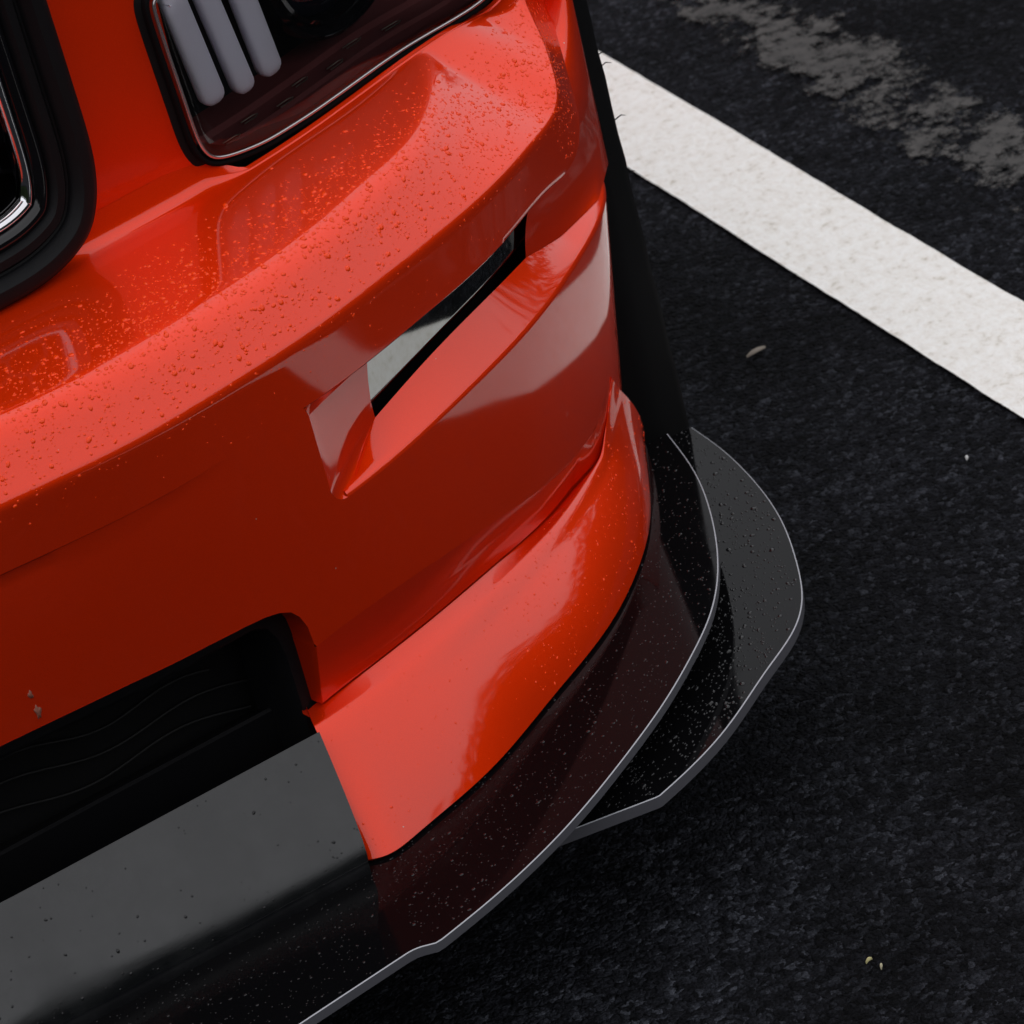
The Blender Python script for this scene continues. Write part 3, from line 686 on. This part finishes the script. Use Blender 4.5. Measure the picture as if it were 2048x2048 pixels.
a = MB(); a.g(np.array([[(-.66, 1.40, .985), (0, 1.36, 1.0), (.66, 1.40, .985)], [(-.58, 2.42, 1.44), (0, 2.38, 1.465), (.58, 2.42, 1.44)]])); PT('windscreen', a, WIND)
def wheel(x, y):
    e = bpy.data.objects.new('wheel', None); scene.collection.objects.link(e); e.parent = car
    G = []
    for th in np.linspace(0, 2*math.pi, 64, endpoint=False):
        G.append([(x+dx, y+r_*math.cos(th), .352+r_*math.sin(th)) for dx, r_ in ((-.14, .26), (-.15, .30), (-.145, .335), (-.125, .35), (-.04, .352), (-.038, .345), (-.03, .345), (-.028, .352), (.028, .352), (.03, .345), (.038, .345), (.04, .352), (.125, .35), (.145, .335), (.15, .30), (.14, .26))])
    a = MB(); a.g(np.array(G), closed_u=True); a.build('tyre', TYRE, e, auto=40)
    s_ = 1 if x > 0 else -1; a = MB(); G = []
    for th in np.linspace(0, 2*math.pi, 60, endpoint=False):
        sp = .5+.5*math.cos(th*5); G.append([(x+s_*(d_-.03*(1-sp)*(0 < k < 4)), y+r_*math.cos(th), .352+r_*math.sin(th)) for k, (d_, r_) in enumerate(((.135, .262), (.10, .24), (.095, .19), (.09, .12), (.10, .05), (.10, .001)))])
    a.g(np.array(G), closed_u=True); a.build('rim', RIM, e, auto=40)
for x, y in ((.80, .96), (-.80, .96), (.82, 4.0), (-.82, 4.0)): wheel(x, y)
a = MB(); a.box(-.70, .70, .25, 1.5, .17, .30); a.box(-.55, .55, .30, 1.4, .30, .75); PT('underbody', a, DARK, smooth=False)
def f_liner(a):
    a.g(np.array([[(x, .96-.42*math.cos(q), .34+.42*math.sin(q)) for q in np.linspace(-.3, math.pi+.3, 30)] for x in (.60, .95)]))
    a.g(np.array([[(.60, .96-r_*math.cos(q), .34+r_*math.sin(q)) for q in np.linspace(-.3, math.pi+.3, 30)] for r_ in (.02, .42)]))
both(f_liner, 'wheel_arch_liner', DARK)

# ------------------------------------------------------------------ trees round the car park: seen only as the dark skyline mirrored in the paint
LEAF = mat('foliage', (.035, .055, .022), .7, 0, .2)
rng = np.random.default_rng(3); V = []; Fs = []
nt_ = 360; hs_ = np.array([10.0+.9*math.sin(2*math.pi*k/nt_*5+1)+.7*math.sin(2*math.pi*k/nt_*13)+rng.normal(0, .25) for k in range(nt_)])
for k in range(nt_):
    an = 2*math.pi*k/nt_; rd = 32.5; hgt = hs_[k]*.92; a2 = 2*math.pi*(k+1)/nt_; h2 = hs_[(k+1) % nt_]*.92; i = len(V)
    V += [np.array([rd*math.cos(an), rd*math.sin(an), 0]), np.array([rd*math.cos(a2), rd*math.sin(a2), 0]), np.array([rd*math.cos(a2), rd*math.sin(a2), h2]), np.array([rd*math.cos(an), rd*math.sin(an), hgt])]; Fs.append((i, i+1, i+2, i+3))
    cx, cy = (rd-1)*math.cos(an), (rd-1)*math.sin(an)
    for q in range(170):
        z = hs_[k]*rng.random()**.6*1.06; w_ = 1.2
        p = np.array([cx+rng.normal(0, w_*.6), cy+rng.normal(0, w_*.6), z]); u = rng.normal(0, 1, 3); u /= np.linalg.norm(u); v = np.cross(u, rng.normal(0, 1, 3)); v /= np.linalg.norm(v)
        s_ = .12+.20*rng.random(); i = len(V); V += [p-u*s_, p+v*s_*.7, p+u*s_, p-v*s_*.7]; Fs.append((i, i+1, i+2, i+3))
o = obj('treeline', V, Fs, LEAF, smooth=False); o['kind'] = 'stuff'; o['label'] = 'dark belt of trees around the car park'

# ------------------------------------------------------------------ water drops
def dome_tpl(n=10):
    v = []; rings = ((1.0, -.12), (.97, .18), (.78, .62), (.42, .92))
    for r_, h in rings: v += [(r_*math.cos(2*math.pi*k/n), r_*math.sin(2*math.pi*k/n), h) for k in range(n)]
    v.append((0, 0, 1.0)); f = []
    for j in range(3): f += [(j*n+k, j*n+(k+1) % n, (j+1)*n+(k+1) % n, (j+1)*n+k) for k in range(n)]
    f += [(3*n+k, 3*n+(k+1) % n, 4*n) for k in range(n)]
    return np.array(v), f
DV, DF = dome_tpl()
WET_PAINT = mat('water_over_orange_paint', (.95, .055, .002), .5, 0, 0, 1.0, .01); WET_PAINT.node_tree.nodes['Principled BSDF'].inputs['Coat IOR'].default_value = 1.4
WET_BLACK = mat('water_over_black', (.006, .006, .007), .4, 0, 0, 1.0, .01); WET_BLACK.node_tree.nodes['Principled BSDF'].inputs['Coat IOR'].default_value = 1.45
class Drops:
    def __init__(s): s.v = []; s.f = []; s.k = 0
    def put(s, p, n, r_, h):
        n = n/np.linalg.norm(n); a = np.cross(n, [.31, .17, .93]); a /= np.linalg.norm(a); b_ = np.cross(n, a)
        an = rng.random()*6.28; e = 1+.25*rng.random(); ca, sa = math.cos(an), math.sin(an); a, b_ = a*ca+b_*sa, b_*ca-a*sa
        s.v.append(p+DV[:, :1]*r_*e*a+DV[:, 1:2]*r_/e*b_+DV[:, 2:]*r_*h*n); s.f += [tuple(i+s.k for i in f) for f in DF]; s.k += len(DV)
    def build(s, name, label, m=None):
        o = obj(name, np.concatenate(s.v), s.f, m or WET_BLACK); o['kind'] = 'stuff'; o['label'] = label; return o
def size(med, sg, mx): return float(min(mx, med*math.exp(rng.normal(0, sg))))
def scatter(D, G, n, weight, med, sg, mx, h=.42):
    c = (G[:-1, :-1]+G[1:, 1:]+G[1:, :-1]+G[:-1, 1:])/4; nr = np.cross(G[1:, :-1]-G[:-1, :-1], G[:-1, 1:]-G[:-1, :-1]); ar = np.linalg.norm(nr, axis=2)
    w_ = ar*weight(c); w_ = (w_/w_.sum()).ravel(); ids = rng.choice(len(w_), n, p=w_); m_ = G.shape[1]-1
    for q in ids:
        i, j = divmod(q, m_); u, v = rng.random(2)
        p = G[i, j]*(1-u)*(1-v)+G[i+1, j]*u*(1-v)+G[i, j+1]*(1-u)*v+G[i+1, j+1]*u*v; nn = nr[i, j]
        if nn@(CAM-p) < 0: nn = -nn
        D.put(p, nn, size(med, sg, mx), h)
vis = lambda c: (c[..., 0] > .22).astype(float)
def patchy(c, k=9.0): return .70+.30*np.clip(.5+.8*np.sin(c[..., 0]*k*2.1+1)*np.sin(c[..., 1]*k*2.7+c[..., 0]*7), 0, 1)
D = Drops()
SHg = SH[:, K_SH0+2:K_SH1-1]
frac = (np.linspace(0, 1, SHg.shape[1]-1)**1.6)[None, :]
scatter(D, SHg, 7500, lambda c: vis(c)*patchy(c)*(.30+.9*np.exp(-((frac-.33)/.30)**2))*np.clip((1.02-frac)/.3, .1, 1), .00052, .58, .0022)
scatter(D, SH[NS1-6:, 5:K_SH0+10], 420, vis, .0006, .35, .0016)
scatter(D, SH[:, K_SH0-6:K_SH0+2], 170, vis, .0006, .35, .0016)
scatter(D, SH[:, 5:K_SH0-5], 110, vis, .00045, .3, .001)
D.build('water_drops', 'beads of rain scattered over the orange bumper shoulder', WET_PAINT)
D = Drops(); scatter(D, SPAT[:, 6:34], 620, lambda c: (c[..., 2] > .15)*(.4+1.6*(c[..., 0] > .7)), .00048, .4, .0014)
D.build('spat_drops', 'fine rain specks on the orange panel below the bumper seam', WET_PAINT)
def flat_drops(name, label, outer, z, n, x0, depth, med, mx):
    D = Drops(); e = np.asarray(outer); k = 0
    s_ = np.concatenate(([0], np.cumsum(np.linalg.norm(np.diff(e, axis=0), axis=1)))); tg = np.gradient(e, axis=0); tg /= np.linalg.norm(tg, axis=1)[:, None]
    while k < n:
        u = rng.random()*s_[-1]; x, y = np.interp(u, s_, e[:, 0]), np.interp(u, s_, e[:, 1]); tx, ty = np.interp(u, s_, tg[:, 0]), np.interp(u, s_, tg[:, 1])
        d_ = .004+depth*rng.random(); k += 1; p = np.array([x-ty*d_, y+tx*d_, z])
        if x < x0 or PF.near(p[:2])[1] < -.05: continue
        D.put(p, np.array([0, 0, 1.0]), size(med, .45, mx), .40)
    return D.build(name, label)
flat_drops('upper_splitter_drops', 'tiny rain specks on the upper black splitter', ue, ZB1, 4200, .2, .15, .00052, .0015)
flat_drops('lower_splitter_drops', 'rain beads on the lower black splitter', le_, ZB2, 5200, .5, .10, .00085, .0026)
D = Drops(); scatter(D, LIP[:, 3:30], 150, lambda c: (c[..., 0] > .2)*(.3+(c[..., 2] < .20)), .0006, .35, .0015)
D.build('lip_drops', 'a few dark rain specks on the glossy front lip')

# ------------------------------------------------------------------ litter on the asphalt
def litter(name, label, cat, q, L_, w_, col, an):
    p = AZ(q, .004); a = MB(); G = []
    for u in np.linspace(-1, 1, 9):
        ww = w_*(1-u*u*.85); c_ = p+np.array([math.cos(an), math.sin(an), 0])*L_*u+[0, 0, .002*(1-u*u)]; n_ = np.array([-math.sin(an), math.cos(an), 0])
        G.append([c_-n_*ww, c_-n_*ww*.4+[0, 0, .0012], c_+n_*ww*.4+[0, 0, .0012], c_+n_*ww])
    a.g(np.array(G)); a.g(np.array(G)-[0, 0, .0008], flip=True)
    o = a.build(name, mat(name+'_material', col, .8), None); o['label'] = label; o['category'] = cat; return o
litter('dry_leaf', 'pale dry leaf scrap on the asphalt between car and white line', 'leaf', (1512, 704), .011, .0032, (.20, .17, .14), .1)
litter('petal', 'pale yellow petal on the asphalt near the bottom right', 'petal', (1738, 1922), .0032, .0013, (.42, .38, .18), .2)
litter('petal', 'smaller cream petal just right of the pale yellow one', 'petal', (1763, 1934), .0026, .0010, (.46, .42, .28), .9)
litter('paper_speck', 'tiny white speck on the asphalt right of the splitter', 'speck', (1934, 917), .0022, .0014, (.7, .7, .7), .9)

# two small stone chips in the paint above the lower intake
CHIP = mat('chipped_primer', (.26, .09, .06), .7)
for q, L_, w_ in (((61, 1389), .0030, .0016), ((76, 1424), .0052, .0022)):
    t_, z_ = PF.hit(q, fo); a = MB()
    ring = [fp(t_+w_*math.cos(e)*(1+.35*math.sin(3*e+q[0])), z_+L_*math.sin(e)*(1+.25*math.sin(5*e)), .0004) for e in np.linspace(0, 2*math.pi, 22, endpoint=False)]
    a.add([fp(t_, z_, .0006)]+ring+[p+PF.nrm(t_)*-.0006 for p in ring], [(0, k+1, (k+1) % 22+1) for k in range(22)]+[(k+1, k+23, (k+1) % 22+23, (k+1) % 22+1) for k in range(22)])
    a.build('paint_chip', CHIP, bumper)
